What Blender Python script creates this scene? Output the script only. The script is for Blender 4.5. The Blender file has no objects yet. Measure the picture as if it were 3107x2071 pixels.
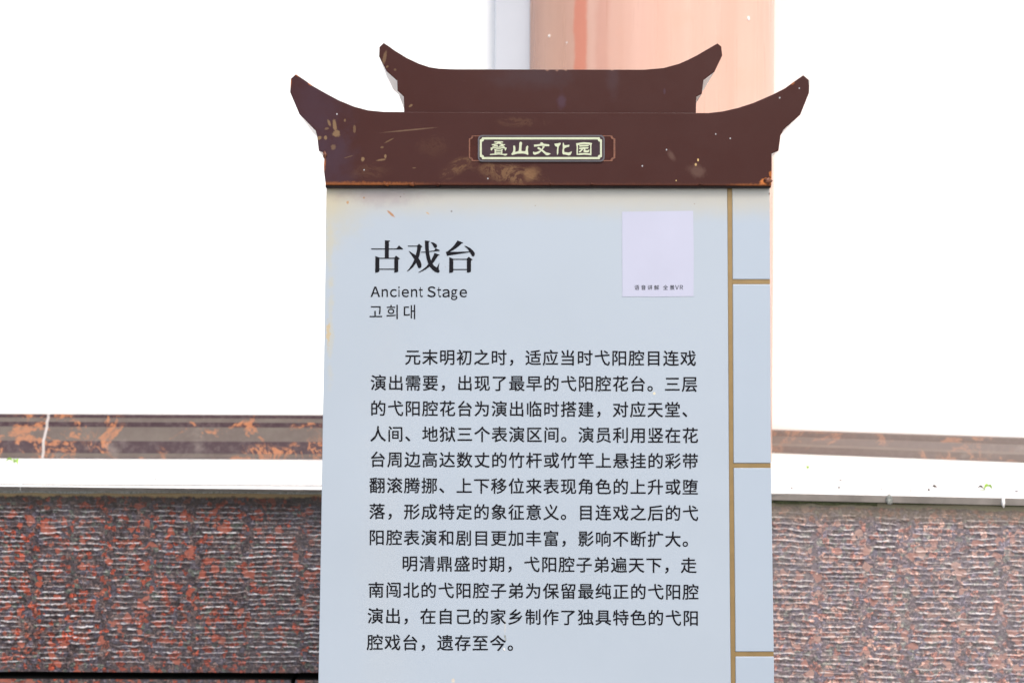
import bpy, bmesh, math, random
import numpy as np
from mathutils import Vector, Matrix
from mathutils.geometry import tessellate_polygon
R = math.radians
random.seed(7)
rng = np.random.default_rng(11)
sc = bpy.context.scene
C = sc.collection

# ------------------------------------------------------------------ camera
F = 3540.0; W0, H0 = 3107.0, 2071.0
CAM = Vector((0, 0, 1.5))
PITCH, ROLL = R(-0.575), R(0.24)
cam_d = bpy.data.cameras.new("camera"); cam = bpy.data.objects.new("camera", cam_d); C.objects.link(cam)
cam_d.sensor_width = 36; cam_d.lens = F / W0 * 36; cam_d.clip_end = 500; cam_d.clip_start = 0.05
M = Matrix.Rotation(R(90) + PITCH, 3, 'X') @ Matrix.Rotation(ROLL, 3, 'Z')
cam.matrix_world = Matrix.Translation(CAM) @ M.to_4x4()
cam_d.dof.use_dof = True; cam_d.dof.focus_distance = 2.1; cam_d.dof.aperture_fstop = 5.0
sc.camera = cam

# ------------------------------------------------------------------ sky and sun (bright overcast day)
SUN_EL, SUN_AZ = 52, 160          # azimuth measured clockwise from +Y
w = bpy.data.worlds.new("World"); sc.world = w; w.use_nodes = True
nt = w.node_tree; nt.nodes.clear()
out = nt.nodes.new('ShaderNodeOutputWorld'); bg = nt.nodes.new('ShaderNodeBackground')
sky = nt.nodes.new('ShaderNodeTexSky'); sky.sky_type = 'NISHITA'; sky.sun_disc = False
sky.sun_elevation = R(SUN_EL); sky.sun_rotation = R(SUN_AZ)
sky.air_density = 1.2; sky.dust_density = 4.0; sky.ozone_density = 1.0
bg.inputs['Strength'].default_value = 0.158
nt.links.new(sky.outputs[0], bg.inputs['Color']); nt.links.new(bg.outputs[0], out.inputs['Surface'])
sd = bpy.data.lights.new("sun", 'SUN'); sd.energy = 0.75; sd.angle = R(16); sd.color = (1, 0.98, 0.955)
so = bpy.data.objects.new("sun", sd); C.objects.link(so)
dv = Vector((math.sin(R(SUN_AZ)) * math.cos(R(SUN_EL)), math.cos(R(SUN_AZ)) * math.cos(R(SUN_EL)), math.sin(R(SUN_EL))))
so.rotation_euler = (-dv).to_track_quat('-Z', 'Y').to_euler(); so.location = (0, 0, 8)
sc.view_settings.view_transform = 'Standard'; sc.view_settings.look = 'None'
sc.view_settings.exposure = 0.66; sc.view_settings.gamma = 1; sc.view_settings.use_curve_mapping = False

# ------------------------------------------------------------------ helpers
def ray(px, py):
    return (M @ Vector(((px - W0 / 2) / F, (H0 / 2 - py) / F, -1.0))).normalized()
TILT = R(4.0)
S0 = Vector((0, 2.1, 1.5)); SN = Vector((0, -math.cos(TILT), math.sin(TILT))); SV = Vector((0, math.sin(TILT), math.cos(TILT)))
def P(px, py, wd=0.0):             # a point of the (slightly backward leaning) face of the sign
    d = ray(px, py); t = (S0 + SN * wd - CAM).dot(SN) / d.dot(SN)
    return CAM + d * t
FLOOR = 1.075
def G(px, py, z=FLOOR):
    d = ray(px, py); return CAM + d * ((z - CAM.z) / d.z)

def tag(o, label=None, cat=None, group=None, kind=None):
    for k, v in (('label', label), ('category', cat), ('group', group), ('kind', kind)):
        if v: o[k] = v
    return o
def empty(name, loc, label, cat, group=None):
    o = bpy.data.objects.new(name, None); C.objects.link(o); o.location = loc
    return tag(o, label, cat, group)
def mesh_obj(name, verts, faces, mats, parent=None, midx=None, smooth=False):
    off = Vector(parent_loc(parent)) if parent else Vector((0, 0, 0))
    me = bpy.data.meshes.new(name)
    me.from_pydata([tuple(Vector(v) - off) for v in verts], [], faces)
    if not isinstance(mats, (list, tuple)): mats = [mats]
    for m in mats: me.materials.append(m)
    if midx: me.polygons.foreach_set('material_index', midx)
    if smooth: me.polygons.foreach_set('use_smooth', [True] * len(me.polygons))
    me.update()
    o = bpy.data.objects.new(name, me); C.objects.link(o)
    if parent: o.parent = parent
    return o
def parent_loc(p):
    l = Vector(p.location)
    while p.parent: p = p.parent; l += Vector(p.location)
    return l
def quadbox(name, corners_front, depthvec, mat, parent=None, bevel=0.0):
    """corners_front: 4 points counter-clockwise seen from the front; depthvec: towards the back"""
    f = [Vector(c) for c in corners_front]; b = [c + Vector(depthvec) for c in f]
    fs = [(0, 1, 2, 3), (7, 6, 5, 4), (1, 0, 4, 5), (2, 1, 5, 6), (3, 2, 6, 7), (0, 3, 7, 4)]
    o = mesh_obj(name, f + b, fs, mat, parent)
    if bevel: bev(o, bevel)
    return o
def bev(o, wd, seg=2):
    m = o.modifiers.new('bevel', 'BEVEL'); m.width = wd; m.segments = seg; m.limit_method = 'ANGLE'; m.angle_limit = R(25)
def box(name, x0, x1, y0, y1, z0, z1, mat, parent=None, bevel=0.0):
    return quadbox(name, [(x0, y0, z0), (x1, y0, z0), (x1, y0, z1), (x0, y0, z1)], (0, y1 - y0, 0), mat, parent, bevel)

# ------------------------------------------------------------------ materials
class N:
    def __init__(s, name, rough=0.5, spec=0.5, metallic=0.0):
        s.m = bpy.data.materials.new(name); s.m.use_nodes = True; s.t = s.m.node_tree
        s.b = s.t.nodes['Principled BSDF']; s.b.inputs['Roughness'].default_value = rough
        s.b.inputs['Specular IOR Level'].default_value = spec; s.b.inputs['Metallic'].default_value = metallic
        s.co = s.t.nodes.new('ShaderNodeTexCoord').outputs['Object']
        sp = s.t.nodes.new('ShaderNodeSeparateXYZ'); s.l(s.co, sp.inputs[0]); s.X, s.Y, s.Z = sp.outputs
    def l(s, a, b): s.t.links.new(a, b)
    def val(s, sock, v):
        if isinstance(v, (int, float)): sock.default_value = v
        elif isinstance(v, (tuple, list)): sock.default_value = (*v, 1) if len(v) == 3 and len(sock.default_value) == 4 else v
        else: s.l(v, sock)
    def math(s, op, a, b=0.0, c=None, clamp=False):
        n = s.t.nodes.new('ShaderNodeMath'); n.operation = op; n.use_clamp = clamp
        s.val(n.inputs[0], a); s.val(n.inputs[1], b)
        if c is not None: s.val(n.inputs[2], c)
        return n.outputs[0]
    def mapr(s, v, a, b, c=0.0, d=1.0, smooth=True):
        n = s.t.nodes.new('ShaderNodeMapRange'); n.interpolation_type = 'SMOOTHSTEP' if smooth else 'LINEAR'
        s.val(n.inputs[0], v)
        for i, x in enumerate((a, b, c, d)): n.inputs[i + 1].default_value = x
        return n.outputs[0]
    def mix(s, f, a, b, mode='MIX'):
        n = s.t.nodes.new('ShaderNodeMix'); n.data_type = 'RGBA'; n.blend_type = mode
        s.val(n.inputs[0], f); s.val(n.inputs[6], a); s.val(n.inputs[7], b); return n.outputs[2]
    def noise(s, scale, detail=4, rough=0.55, vec=None, dist=0.0):
        n = s.t.nodes.new('ShaderNodeTexNoise'); n.inputs['Scale'].default_value = scale; n.inputs['Detail'].default_value = detail
        n.inputs['Roughness'].default_value = rough; n.inputs['Distortion'].default_value = dist
        s.l(vec or s.co, n.inputs['Vector']); return n.outputs['Fac']
    def vor(s, scale, vec=None, feat='F1'):
        n = s.t.nodes.new('ShaderNodeTexVoronoi'); n.feature = feat; n.inputs['Scale'].default_value = scale
        s.l(vec or s.co, n.inputs['Vector']); return n
    def stretch(s, v, loc=(0, 0, 0)):
        n = s.t.nodes.new('ShaderNodeMapping'); n.inputs['Scale'].default_value = v; n.inputs['Location'].default_value = loc
        s.l(s.co, n.inputs['Vector']); return n.outputs[0]
    def ramp(s, f, stops, interp='LINEAR'):
        n = s.t.nodes.new('ShaderNodeValToRGB'); cr = n.color_ramp; cr.interpolation = interp
        while len(cr.elements) < len(stops): cr.elements.new(0.5)
        for e, (p, c) in zip(cr.elements, stops): e.position = p; e.color = (*c, 1)
        s.val(n.inputs[0], f); return n.outputs[0]
    def bump(s, h, strength, dist):
        n = s.t.nodes.new('ShaderNodeBump'); n.inputs['Strength'].default_value = strength; n.inputs['Distance'].default_value = dist
        s.l(h, n.inputs['Height']); s.l(n.outputs[0], s.b.inputs['Normal'])
    def col(s, c): s.val(s.b.inputs['Base Color'], c); return s
    def rgh(s, r): s.val(s.b.inputs['Roughness'], r)
    def blob(s, cx, cz, rx, rz, ang=0.0, nz=None, edge=0.35, amp=0.6):
        """soft irregular elliptical mask round (cx, cz)"""
        ca, sa = math.cos(ang), math.sin(ang)
        dx = s.math('SUBTRACT', s.X, cx); dz = s.math('SUBTRACT', s.Z, cz)
        a = s.math('ADD', s.math('MULTIPLY', dx, ca / rx), s.math('MULTIPLY', dz, sa / rx))
        b = s.math('ADD', s.math('MULTIPLY', dx, -sa / rz), s.math('MULTIPLY', dz, ca / rz))
        d = s.math('SQRT', s.math('ADD', s.math('MULTIPLY', a, a), s.math('MULTIPLY', b, b)))
        if nz is not None: d = s.math('ADD', d, s.math('MULTIPLY', s.math('SUBTRACT', nz, 0.5), amp * 4))
        return s.mapr(d, 1.0 + edge, 1.0 - edge)

def plain(name, col, rough=0.5, spec=0.5, metallic=0.0, var=0.12, vs=30, bump=0.0, bs=200):
    n = N(name, rough, spec, metallic)
    k = n.noise(vs, 5)
    lo = tuple(c * (1 - var) for c in col); hi = tuple(min(1, c * (1 + var)) for c in col)
    n.col(n.ramp(k, [(0.3, lo), (0.7, hi)]))
    if bump: n.bump(n.noise(bs, 4), bump, 0.001)
    return n.m

# root of the sign: object coordinates of its parts = world - SL
SL = P(1660, 3650); SL.z = 0
def loc(px, py, wd=0.0): v = P(px, py, wd) - SL; return v.x, v.z
MM = 2.1 / F          # metres per photo pixel on the sign

def panel_material(name, tint=(0.362, 0.418, 0.476)):
    n = N(name, 0.38, 0.5)
    big = n.noise(3.0, 3); fine = n.noise(160, 3)
    c = n.mix(n.mapr(big, 0.3, 0.7, 0, 1), tint, tuple(t * 0.965 for t in tint))
    nz = n.noise(28, 6, 0.7); nzf = n.noise(140, 5, 0.75)
    def st(px, py, rx, ry, colr, k, ang=0, edge=.35, amp=.6, nn=None):
        nonlocal c
        x, z = loc(px, py)
        m = n.blob(x, z, rx * MM, ry * MM, ang, nn or nz, edge, amp)
        c = n.mix(n.math('MULTIPLY', m, k), c, colr)
    # rust weeping from the roof: a warm band, paled to offset the eave shade, yellow at the left corner
    zt = loc(1600, 566)[1]
    band = n.mapr(n.math('ADD', n.Z, n.math('MULTIPLY', n.math('SUBTRACT', nz, .5), .03)), zt - 0.070, zt - 0.018)
    c = n.mix(n.math('MULTIPLY', band, 0.7), c, (0.43, 0.405, 0.33))
    if name == 'panel_paint':
        st(1010, 620, 75, 95, (0.46, 0.39, 0.20), 0.36, edge=.8)
        st(1000, 640, 22, 190, (0.50, 0.42, 0.22), 0.2, edge=.7)
        st(1160, 592, 110, 26, (0.24, 0.18, 0.20), 0.5, edge=.9)
        st(1003, 1000, 8, 120, (0.45, 0.41, 0.27), 0.35, edge=.6, amp=1.1)
        st(1001, 760, 9, 90, (0.45, 0.41, 0.27), 0.3, edge=.6, amp=1.1)
        st(996, 1010, 6, 30, (0.50, 0.34, 0.12), 0.6, edge=.3, amp=1.0, nn=nzf)
        st(1187, 649, 14, 3.5, (0.35, 0.16, 0.05), 0.9, ang=-0.7, edge=.3, amp=.5, nn=nzf)
        st(1055, 614, 3.5, 5, (0.40, 0.2, 0.06), 0.8, nn=nzf); st(1104, 600, 3, 3, (0.3, 0.15, 0.06), 0.8, nn=nzf)
        st(1298, 647, 6, 2.5, (0.5, 0.3, 0.1), 0.7, ang=-.6, nn=nzf); st(1215, 597, 2.5, 2.5, (0.12, 0.1, 0.1), 0.7)
        st(1370, 641, 2.5, 2.5, (0.12, 0.1, 0.1), 0.7); st(1985, 1193, 4, 4, (0.7, 0.62, 0.4), 0.8)
        st(1532, 1900, 2.5, 24, (0.45, 0.45, 0.43), 0.6, nn=nzf); st(1375, 2063, 5, 6, (0.6, 0.5, 0.36), 0.7)
        st(1165, 1750, 60, 700, (0.42, 0.43, 0.42), 0.14, edge=.9)
    # scattered specks
    v = n.vor(26); sp = n.mapr(v.outputs['Distance'], 0.045, 0.02)
    keep = n.math('GREATER_THAN', n.noise(9, 2), 0.56)
    c = n.mix(n.math('MULTIPLY', n.math('MULTIPLY', sp, keep), 0.6), c, (0.25, 0.2, 0.15))
    n.col(c); n.rgh(n.mapr(fine, 0.3, 0.7, 0.33, 0.45)); n.bump(n.noise(5, 2), 0.25, 0.004)
    return n.m

def roof_material(name, lower):
    n = N(name, 0.48, 0.15)
    nz = n.noise(26, 6, 0.7); nzf = n.noise(110, 6, 0.75); swirl = n.noise(22, 6, 0.72, n.stretch((.7, 1, 1.3)), 0.7)
    base = (0.043, 0.0112, 0.0086)
    c = n.mix(n.mapr(n.noise(4, 3), 0.3, 0.7), base, (0.047, 0.0140, 0.0115))
    def st(px, py, rx, ry, colr, k, ang=0, edge=.35, amp=.6, nn=None):
        nonlocal c
        x, z = loc(px, py)
        m = n.blob(x, z, rx * MM, ry * MM, ang, nn or nz, edge, amp)
        c = n.mix(n.math('MULTIPLY', m, k), c, colr)
    tan = (0.20, 0.125, 0.065); dust = (0.13, 0.075, 0.058); rust = (0.36, 0.11, 0.025); purple = (0.050, 0.028, 0.044)
    if lower:
        st(960, 320, 80, 110, purple, .5, edge=.9); st(1010, 500, 55, 80, purple, .6, edge=.9)
        for (x, y, rx, ry, a, k) in ((1019, 385, 6, 17, .1, .9), (1024, 410, 12, 9, 0, .85), (1003, 378, 4, 10, .4, .75), (972, 423, 9, 5, .3, .9), (992, 423, 5, 6, 0, .9),
                                     (1015, 450, 7, 9, 0, .5), (1079, 395, 4, 12, 0, .5), (1104, 487, 5, 7, 0, .95), (1158, 489, 14, 3, .15, .7), (1172, 478, 3, 6, 0, .9),
                                     (1050, 370, 3, 4, 0, .6), (995, 395, 7, 4, .3, .5), (1162, 451, 5, 3, .3, .5), (1259, 513, 5, 2, 0, .5), (1185, 430, 14, 2.2, .5, .5), (1060, 480, 14, 1.6, .3, .35)):
            st(x, y, rx, ry, tan, k, a, .3, .45, nzf)
        st(1245, 399, 70, 2.2, (0.20, 0.13, 0.08), .5, .1, .5, .2, nzf)
        # dried muddy smears round the name plate
        def smear(px, py, rx, ry, k, ang=0):
            nonlocal c
            x, z = loc(px, py)
            m = n.blob(x, z, rx * MM, ry * MM, ang, nz, .6, .5)
            ringy = n.mapr(n.math('ABSOLUTE', n.math('SUBTRACT', swirl, 0.5)), 0.075, 0.0)
            c = n.mix(n.math('MULTIPLY', n.math('MULTIPLY', m, ringy), k), c, (0.165, 0.09, 0.043))
            c = n.mix(n.math('MULTIPLY', m, k * .16), c, (0.14, 0.07, 0.04))
        smear(1545, 528, 85, 26, .85, -.22); smear(1390, 510, 50, 18, .6, .5); smear(1320, 445, 40, 30, .10)
        smear(1580, 375, 70, 12, .18); smear(1120, 520, 50, 22, .15)
        st(1612, 530, 22, 18, (0.22, 0.12, 0.055), .45, .9, .6, .5)
        for (x, y, rx, ry, a) in ((2107, 503, 3, 4, 0), (2114, 489, 2.5, 4, 0), (2048, 551, 2, 2, 0)): st(x, y, rx, ry, (0.6, 0.42, 0.18), .9, a, .3, .3)
        st(2110, 522, 24, 16, dust, .5, -.5, .6, .7); st(2034, 476, 8, 16, dust, .5, .5, .6, .5)
        for (x, y) in ((1026, 351), (1108, 519), (2167, 411), (2211, 424), (2019, 458), (1946, 507), (2360, 302), (2419, 273), (1481, 545)): st(x, y, 2, 2.4, (.45, .45, .47), .9, 0, .3, .6, nzf)
        # rust along the folded bottom edge and on the horn tips
        zb = loc(1200, 558)[1]
        rb = n.mapr(n.math('ADD', n.Z, n.math('MULTIPLY', n.math('SUBTRACT', nzf, .5), .012)), zb + .0036, zb - .0020)
        xl = n.mapr(n.X, loc(1330, 560)[0], loc(1180, 560)[0], .15, 1); xr = n.mapr(n.X, loc(2170, 560)[0], loc(2260, 560)[0], 0, 1)
        c = n.mix(n.math('MULTIPLY', rb, n.math('MAXIMUM', xl, xr)), c, n.mix(nzf, (.30, .095, .02), (.10, .035, .02)))
        st(884, 256, 5, 18, rust, .95, 0, .3, .5, nzf); st(946, 261, 8, 4, rust, .9, -.6, .3, .5, nzf); st(900, 230, 14, 4, rust, .8, -.5, .4, .5, nzf)
        st(2322, 553, 22, 10, (.50, .16, .04), .95, .1, .3, .6, nzf); st(2334, 533, 7, 10, rust, .9, 0, .3, .6, nzf); st(985, 500, 6, 26, rust, .8, 0, .4, .6, nzf)
        st(2452, 262, 4, 22, (.42, .44, .42), .85, .1, .3, .5, nzf); st(2437, 232, 13, 4, (.42, .44, .42), .8, 0, .3, .5, nzf); st(2398, 258, 8, 4, rust, .6, .5, .3, .5, nzf)
    else:
        st(1168, 178, 5, 20, tan, .55, -.2, .4, .5, nzf); st(1176, 205, 5, 3, tan, .6, .6, .3, .4, nzf); st(1247, 323, 7, 3.5, tan, .7, .6, .3, .4, nzf)
        st(1200, 214, 4, 4, tan, .4, .5); st(1620, 235, 90, 28, (0.05, 0.028, 0.032), .6, 0, .9); st(1860, 225, 14, 60, (.055, .03, .035), .5, 0, .9)
        st(1703, 310, 12, 22, (.075, .045, .075), .4, 0, .6, .7); st(2015, 280, 4, 10, (.075, .045, .07), .4)
        for x in (1660, 1716, 1690, 1856): st(x, 213, 5, 5, (.25, .14, .10), .7, .4, .3, .6, nzf)
    # fine scratches
    sv = n.stretch((5, 60, 160), (0.3, 0, 0.1)); scr = n.mapr(n.noise(9, 2, .5, sv), 0.74, 0.80)
    c = n.mix(n.math('MULTIPLY', scr, .18), c, (0.14, 0.09, 0.08))
    n.col(c); n.rgh(n.mapr(nz, .35, .7, .40, .56)); n.bump(n.noise(7, 2), .35, .004)
    return n.m

def granite(name, pale):
    n = N(name, 0.55, 0.35)
    wv = n.t.nodes.new('ShaderNodeTexNoise'); wv.inputs['Scale'].default_value = 45; wv.inputs['Detail'].default_value = 3; n.l(n.co, wv.inputs['Vector'])
    va = n.t.nodes.new('ShaderNodeVectorMath'); va.operation = 'MULTIPLY_ADD'; n.l(wv.outputs['Color'], va.inputs[0]); va.inputs[1].default_value = (.020,) * 3; n.l(n.co, va.inputs[2])
    cv = va.outputs[0]
    v1 = n.vor(87, cv); v2 = n.vor(58, cv); v3 = n.vor(230, cv); v4 = n.vor(17, cv)
    def rnd(v):
        s = n.t.nodes.new('ShaderNodeSeparateColor'); n.l(v.outputs['Color'], s.inputs[0]); return s.outputs
    r1 = rnd(v1); r2 = rnd(v2); r3 = rnd(v3); r4 = rnd(v4)
    if pale:  # right-hand slabs: flare and stronger light painted into the chip colours
        st1 = [(0, (.15, .12, .135)), (.3, (.165, .15, .19)), (.46, (.23, .195, .185)), (.60, (.33, .15, .115)), (.74, (.20, .21, .185)), (.82, (.42, .27, .22)), (.95, (.12, .095, .09))]
        big = (.44, .29, .24); redc = (.36, .16, .12)
    else:
        st1 = [(0, (.062, .047, .050)), (.32, (.088, .080, .100)), (.50, (.120, .088, .082)), (.68, (.25, .050, .026)), (.81, (.085, .10, .085)), (.88, (.22, .075, .05)), (.95, (.035, .026, .026))]
        big = (.32, .105, .07); redc = (.29, .058, .03)
    c = n.ramp(r1[0], st1, 'CONSTANT')
    fine = n.ramp(r3[0], [(0, (.40, .37, .40)), (.35, (.85, .85, .9)), (.70, (1.25, 1.15, 1.1)), (.90, (2.1, 1.9, 1.8))], 'CONSTANT')
    c = n.mix(1.0, c, fine, 'MULTIPLY')
    m2 = n.math('MULTIPLY', n.math('GREATER_THAN', r2[0], 0.925), n.mapr(n.noise(120, 3, .6), .30, .42, .25, 1))
    c = n.mix(m2, c, n.mix(r2[1], redc, big))
    m4 = n.math('MULTIPLY', n.math('GREATER_THAN', r4[0], 0.945), n.mapr(n.math('ADD', v4.outputs['Distance'], n.math('MULTIPLY', n.noise(70, 3, .6), .55)), .52, .46))
    c = n.mix(n.math('MULTIPLY', m4, .75), c, big)
    c = n.mix(n.mapr(n.noise(2.2, 3), .38, .68, 0, .30), c, (.13, .12, .125) if not pale else (.22, .205, .20))
    at = n.t.nodes.new('ShaderNodeAttribute'); at.attribute_name = 'lip_glint'
    c = n.mix(n.math('MULTIPLY', at.outputs['Fac'], n.mapr(n.noise(120, 3, .6), .36, .58, .10, .85)), c, (.60, .60, .61) if not pale else (.72, .69, .67))  # sky glint along the chisel lips, painted as pale stone
    if pale: c = n.mix(.17, c, (.40, .37, .38))
    # cement slurry and a darker brown band just below the coping
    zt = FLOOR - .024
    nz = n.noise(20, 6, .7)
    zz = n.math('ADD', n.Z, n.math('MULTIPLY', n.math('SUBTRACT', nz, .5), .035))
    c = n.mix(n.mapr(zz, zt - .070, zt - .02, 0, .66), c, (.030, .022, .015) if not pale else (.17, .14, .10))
    c = n.mix(n.mapr(zz, zt - .016, zt - .009, 0, .85), c, (.30, .22, .11) if not pale else (.24, .22, .14))
    n.col(c); n.rgh(n.mapr(nz, .3, .7, .34, .6)); n.bump(n.noise(300, 4, .7), .35, .0012)
    return n.m

def marble(name, haze=0.0):
    n = N(name, 0.12, 0.5)
    v = n.stretch((1.0, 1.0, 1.2), (3.7, 0, 1.3))
    n1 = n.noise(8.5, 7, .68, v, .5); n2 = n.noise(3.0, 3, .5, v)
    vein = n.mapr(n.math('ABSOLUTE', n.math('SUBTRACT', n1, .5)), .030, .008)
    blot = n.mapr(n1, .562, .60)
    m = n.math('MAXIMUM', n.math('MULTIPLY', vein, n.mapr(n2, .50, .58)), blot)
    m = n.math('MULTIPLY', m, n.mapr(n.noise(50, 4, .6), .30, .50, .35, 1))
    c = n.mix(m, n.mix(n.mapr(n.noise(60, 4), .4, .7), (.050, .028, .034), (.085, .058, .062)), n.mix(n.noise(90, 3), (.36, .13, .06), (.44, .20, .10)))
    # faces that look up painted tan for the sky they reflect
    g = n.t.nodes.new('ShaderNodeNewGeometry'); sp = n.t.nodes.new('ShaderNodeSeparateXYZ'); n.l(g.outputs['True Normal'], sp.inputs[0])
    up = n.mapr(sp.outputs[2], .12, .42)
    dn = n.mapr(n.noise(9, 5, .6), .35, .7, .62, .85)
    c = n.mix(n.math('MULTIPLY', up, n.math('SUBTRACT', dn, n.math('MULTIPLY', m, .35))), c, (.150, .130, .110))
    dust_haze = n.mapr(n.noise(7, 5, .6), .60, .74, haze, .45 + haze)  # random dust patches; haze adds painted flare on the right wall
    c = n.mix(dust_haze, c, (.27, .23, .205))
    n.col(c); n.rgh(n.math('ADD', n.mapr(n.noise(25, 4), .3, .7, .10, .26), n.math('MULTIPLY', up, .5))); n.val(n.b.inputs['Specular IOR Level'], n.math('SUBTRACT', .5, n.math('MULTIPLY', up, .35))); return n.m

def column_material():
    n = N('column_flared_paint', 0.30, 0.5)  # red paint with flare put into its pale base; streaks are fading
    st = n.noise(10, 5, .6, n.stretch((1, 1, .05))); st2 = n.noise(34, 4, .6, n.stretch((1, 1, .035))); blot = n.noise(7, 4, .6)
    c = n.mix(n.mapr(st, .3, .7), (.64, .375, .285), (.68, .42, .33))
    c = n.mix(n.mapr(st2, .5, .72, 0, .22), c, (.60, .35, .27))
    c = n.mix(n.mapr(blot, .52, .7, 0, .5), c, (.70, .38, .28))
    # browner left side and the orange stripe (object x from the axis)
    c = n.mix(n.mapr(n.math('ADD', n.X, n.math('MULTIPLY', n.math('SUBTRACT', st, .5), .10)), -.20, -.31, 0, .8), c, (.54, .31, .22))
    xs = n.math('ADD', n.X, n.math('ADD', n.math('MULTIPLY', n.Z, -.012), n.math('MULTIPLY', n.math('SUBTRACT', blot, .5), .03)))
    s1 = n.mapr(n.math('ABSOLUTE', n.math('ADD', xs, .262)), .024, .012)
    c = n.mix(n.math('MULTIPLY', s1, .75), c, (.62, .19, .11))
    s2 = n.mapr(n.math('ABSOLUTE', n.math('ADD', xs, .20)), .030, .008)
    c = n.mix(n.math('MULTIPLY', s2, .45), c, (.55, .25, .18))
    n.col(c); n.rgh(n.mapr(st2, .3, .7, .25, .42)); return n.m

MAT = {}
MAT['panel'] = panel_material('panel_paint'); MAT['side_panel'] = panel_material('side_panel_paint', (0.350, 0.412, 0.480))
MAT['roof_lower'] = roof_material('lower_roof_paint', True); MAT['roof_upper'] = roof_material('upper_roof_paint', False)
MAT['cream'] = plain('unpainted_cream_sheet', (.80, .77, .72), .35, var=.05)
MAT['fold'] = plain('shaded_fold_underside', (.018, .010, .009), .45, .2, var=.4, vs=40)
MAT['lip'] = plain('folded_edge_glint', (.62, .56, .58), .25, .6, var=.35, vs=45)  # pale colour stands in for the fold catching the sky
MAT['gold'] = plain('gold_strip', (.25, .168, .068), .42, .5, .25, .08, 60)
MAT['ink'] = plain('black_lettering', (.006, .006, .009), .6, .12, var=.1)
MAT['sheet_edge'] = plain('body_sheet', (.45, .48, .52), .5)
MAT['sticker'] = plain('sticker_vinyl', (.43, .445, .55), .45, .4, var=.03, vs=8)
MAT['plate_dark'] = plain('plate_dark_film', (.042, .024, .031), .5, .15, var=.2, vs=60)
MAT['plate_edge'] = plain('plate_rim', (.07, .065, .075), .25, .6)
MAT['plate_green'] = plain('plate_pale_green', (.47, .51, .35), .4, var=.05, vs=200)  # pale green print of the name plate
MAT['slot'] = plain('slot_brown', (.045, .012, .009), .5, .12, var=.2)
MAT['slot_rim'] = plain('slot_bare_rim', (.15, .052, .026), .35, .5, .2, .35, 300)
MAT['coping'] = plain('coping_granite', (.80, .80, .78), .5, var=.03, vs=120)
MAT['coping_edge'] = plain('coping_polished_edge', (.21, .19, .17), .28, .5, var=.22, vs=18)
MAT['floor'] = plain('floor_paving', (.82, .82, .80), .55, var=.03)
MAT['wall'] = plain('white_wall_paint', (.90, .90, .89), .7, .3, var=.015, vs=3)
MAT['pilaster'] = plain('grey_pilaster_paint', (.50, .53, .58), .6, .3, var=.03, vs=6)
MAT['grout'] = plain('pale_grout', (.42, .38, .36), .7, var=.1)
MAT['marble'] = marble('orange_veined_marble'); MAT['marble_hazy'] = marble('flare_hazed_veined_marble', .55)
MAT['granite'] = granite('dark_red_granite', False); MAT['granite_pale'] = granite('flare_paled_granite', True)
MAT['cavity'] = plain('cavity_dark', (.008, .008, .008), .9, .1)
MAT['moss'] = plain('mossy_mortar', (.06, .07, .03), .9, var=.4, vs=150)
MAT['sealant'] = plain('grey_sealant', (.22, .23, .21), .4, var=.5, vs=200)
MAT['leaf'] = plain('fresh_leaf', (.22, .42, .03), .45, var=.3, vs=120)
MAT['leaf_dry'] = plain('dry_bits', (.05, .04, .03), .8, var=.3, vs=200)
MAT['ground'] = plain('grey_paving', (.30, .29, .28), .8, var=.15, vs=4)
MAT['column'] = column_material()

# ------------------------------------------------------------------ ground and stage
gr = mesh_obj('ground', [(-150, -150, 0), (150, -150, 0), (150, 150, 0), (-150, 150, 0)], [(0, 1, 2, 3)], MAT['ground']); tag(gr, kind='structure')

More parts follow.
